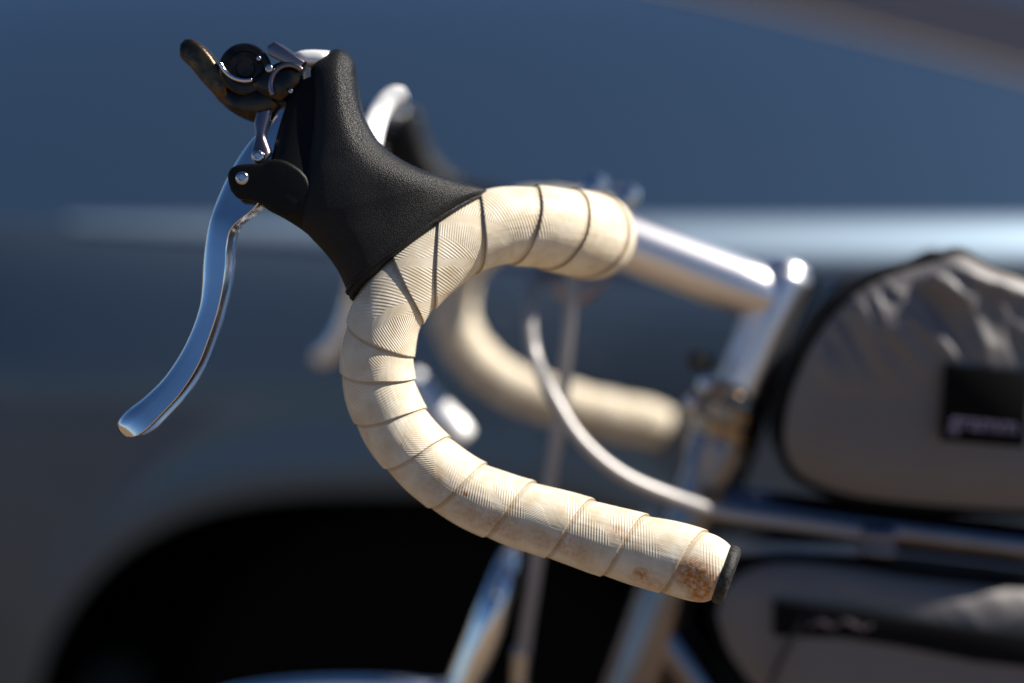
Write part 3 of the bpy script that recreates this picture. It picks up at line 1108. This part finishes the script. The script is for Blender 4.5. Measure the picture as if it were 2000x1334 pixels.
# ---------------------------------------------------------------- bags on the frame
def bag(name, outline, half, puff, wrinkle, label, cat, seedv):
    """Soft bag: a pillowed fabric side, a black gusset and piping along the seam. outline in px at the near face."""
    root_m = BIKE @ Matrix.Translation(L(*outline[0], 0))
    root = empty(name, root_m, label, cat)
    inv = BINV @ root_m
    off = inv.translation
    out = crom([tuple(p) for p in outline + [outline[0]]], 14)[:-1]
    P = [L(x, y, -half) for x, y in out]
    n_ = len(P)
    c = sum(P, Vector()) / n_
    rings = [1.0, 0.98, 0.96, 0.94] + [0.915 - 0.028 * i for i in range(31)]
    v, f = [], []
    zt = max(p.z for p in P)
    zb = min(p.z for p in P)
    for r_ in rings:
        for p in P:
            q = c + (p - c) * r_
            d = (1 - r_)
            bul = puff * (1 - (r_) ** 5)
            hgt = (q.z - zb) / (zt - zb)
            wv = wrinkle * max(0, hgt - 0.45) * 2.0 * min(1, d * 9)
            nn = noise.noise(Vector((q.x * 16 + q.z * 22, q.z * 9 - q.x * 5, seedv)))
            rid = 1 - abs(noise.noise(Vector((q.x * 30 + q.z * 24, q.z * 10 - q.x * 7, seedv + 4)))) * 2
            rid2 = 1 - abs(noise.noise(Vector((q.x * 75 + q.z * 50, q.z * 24 - q.x * 12, seedv + 6)))) * 2
            small = noise.noise(Vector((q.x * 11, q.z * 11, seedv + 9))) * 0.002 * min(1, d * 6)
            v.append(Vector((q.x, -half - bul - wv * (0.5 * nn + 0.9 * rid + 0.40 * rid2) - small, q.z)) - off)
    v.append(Vector((c.x, -half - puff, c.z)) - off)
    m_ = len(rings)
    for j in range(m_ - 1):
        for i in range(n_):
            k = (i + 1) % n_
            f.append((j * n_ + i, j * n_ + k, (j + 1) * n_ + k, (j + 1) * n_ + i))
    for i in range(n_):
        f.append(((m_ - 1) * n_ + i, (m_ - 1) * n_ + (i + 1) % n_, m_ * n_))
    fix(link('side_panel', v, f, M['bagfabric'], root, angle=80))
    v2 = [p - off for p in P] + [Vector((p.x, half, p.z)) - off for p in P]
    f2 = [(i, (i + 1) % n_, n_ + (i + 1) % n_, n_ + i) for i in range(n_)] + [tuple(n_ + i for i in range(n_))]
    fix(link('gusset', v2, f2, M['bagblack'], root, angle=60))
    q = [p - off for p in P + [P[0], P[1]]]
    vf = tube(q, 0.0030, 10, round_ends=False)
    fix(link('piping', vf[0], vf[1], M['bagblack'], root))
    return root, off


topbag, off = bag('frame_bag', [(1522, 850), (1535, 775), (1570, 690), (1625, 608), (1690, 555), (1750, 528), (1810, 512), (1870, 490), (1935, 520), (2010, 548), (2120, 620), (2180, 760), (2190, 900), (2150, 1000), (2000, 1003), (1800, 990), (1660, 972), (1570, 940), (1532, 900)],
                  0.030, 0.014, 0.011, 'rounded grey fabric bag with black piping standing on the top tube', 'bicycle bag', 3.3)


def patch(root, off, x0, y0, x1, y1, skew, l):
    pts_ = [(x0 + 4, y0), (x1 + 4, y0 + skew), (x1 - 6, y1 + skew), (x0 - 6, y1)]
    vf = slab(pts_, l - 0.0012, l + 0.0008, 0.0004, 2)
    return fix(link('label_patch', [p - off for p in vf[0]], vf[1], M['patch'], root))


pl = -0.0502
pt = patch(topbag, off, 1842, 712, 2006, 860, 14, pl)
tc = bpy.data.curves.new('lettering', 'FONT')
tc.body = 'gramm'
tc.size = 0.0150
tc.extrude = 0.0003
tc.align_x = 'CENTER'
tc.align_y = 'CENTER'
to = bpy.data.objects.new('tmp', tc)
S.collection.objects.link(to)
dg = bpy.context.evaluated_depsgraph_get()
me = bpy.data.meshes.new_from_object(to.evaluated_get(dg))
bpy.data.objects.remove(to)
rotm = Matrix.Rotation(R(5), 4, 'Y') @ Matrix.Rotation(R(90), 4, 'X')
me.transform(Matrix.Translation(L(1922, 828, pl - 0.0020) - off) @ rotm)
me.materials.clear()
me.materials.append(M['print'])
lo = bpy.data.objects.new('lettering', me)
S.collection.objects.link(lo)
lo.parent = pt

lowbag, off2 = bag('frame_bag', [(1392, 1200), (1410, 1145), (1455, 1108), (1530, 1092), (1640, 1100), (1760, 1118), (1900, 1135), (2060, 1150), (2200, 1180), (2260, 1400), (2200, 1560), (1900, 1560), (1640, 1500), (1500, 1380), (1420, 1280)],
                   0.030, 0.012, 0.0014, 'grey fabric bag slung below the top tube with a black zip across its side', 'bicycle bag', 8.1)
zl = -0.0460
zp = slab([(1512, 1172), (1620, 1182), (1760, 1205), (1900, 1226), (2100, 1250), (2100, 1312), (1900, 1290), (1760, 1262), (1650, 1245), (1510, 1240)], zl - 0.0010, zl + 0.004, 0.0005, 2)
zpo = fix(link('zip_flap', [p - off2 for p in zp[0]], zp[1], M['bagblack'], lowbag))
q = [Vector(p) - off2 for p in crom([tuple(L(x, y, zl - 0.003)) for x, y in ((1565, 1212), (1550, 1240), (1525, 1290), (1505, 1340), (1495, 1390))], 5)]
vf = tube(q, 0.0018, 8)
fix(link('zip_cord', vf[0], vf[1], M['black'], lowbag))
q = [Vector(p) - off2 for p in crom([tuple(L(x, y, zl - 0.002)) for x, y in ((1580, 1222), (1600, 1214), (1625, 1224), (1650, 1212), (1680, 1226), (1700, 1222))], 5)]
vf = tube(q, 0.0012, 8)
fix(link('zip_pull', vf[0], vf[1], M['plate'], lowbag))
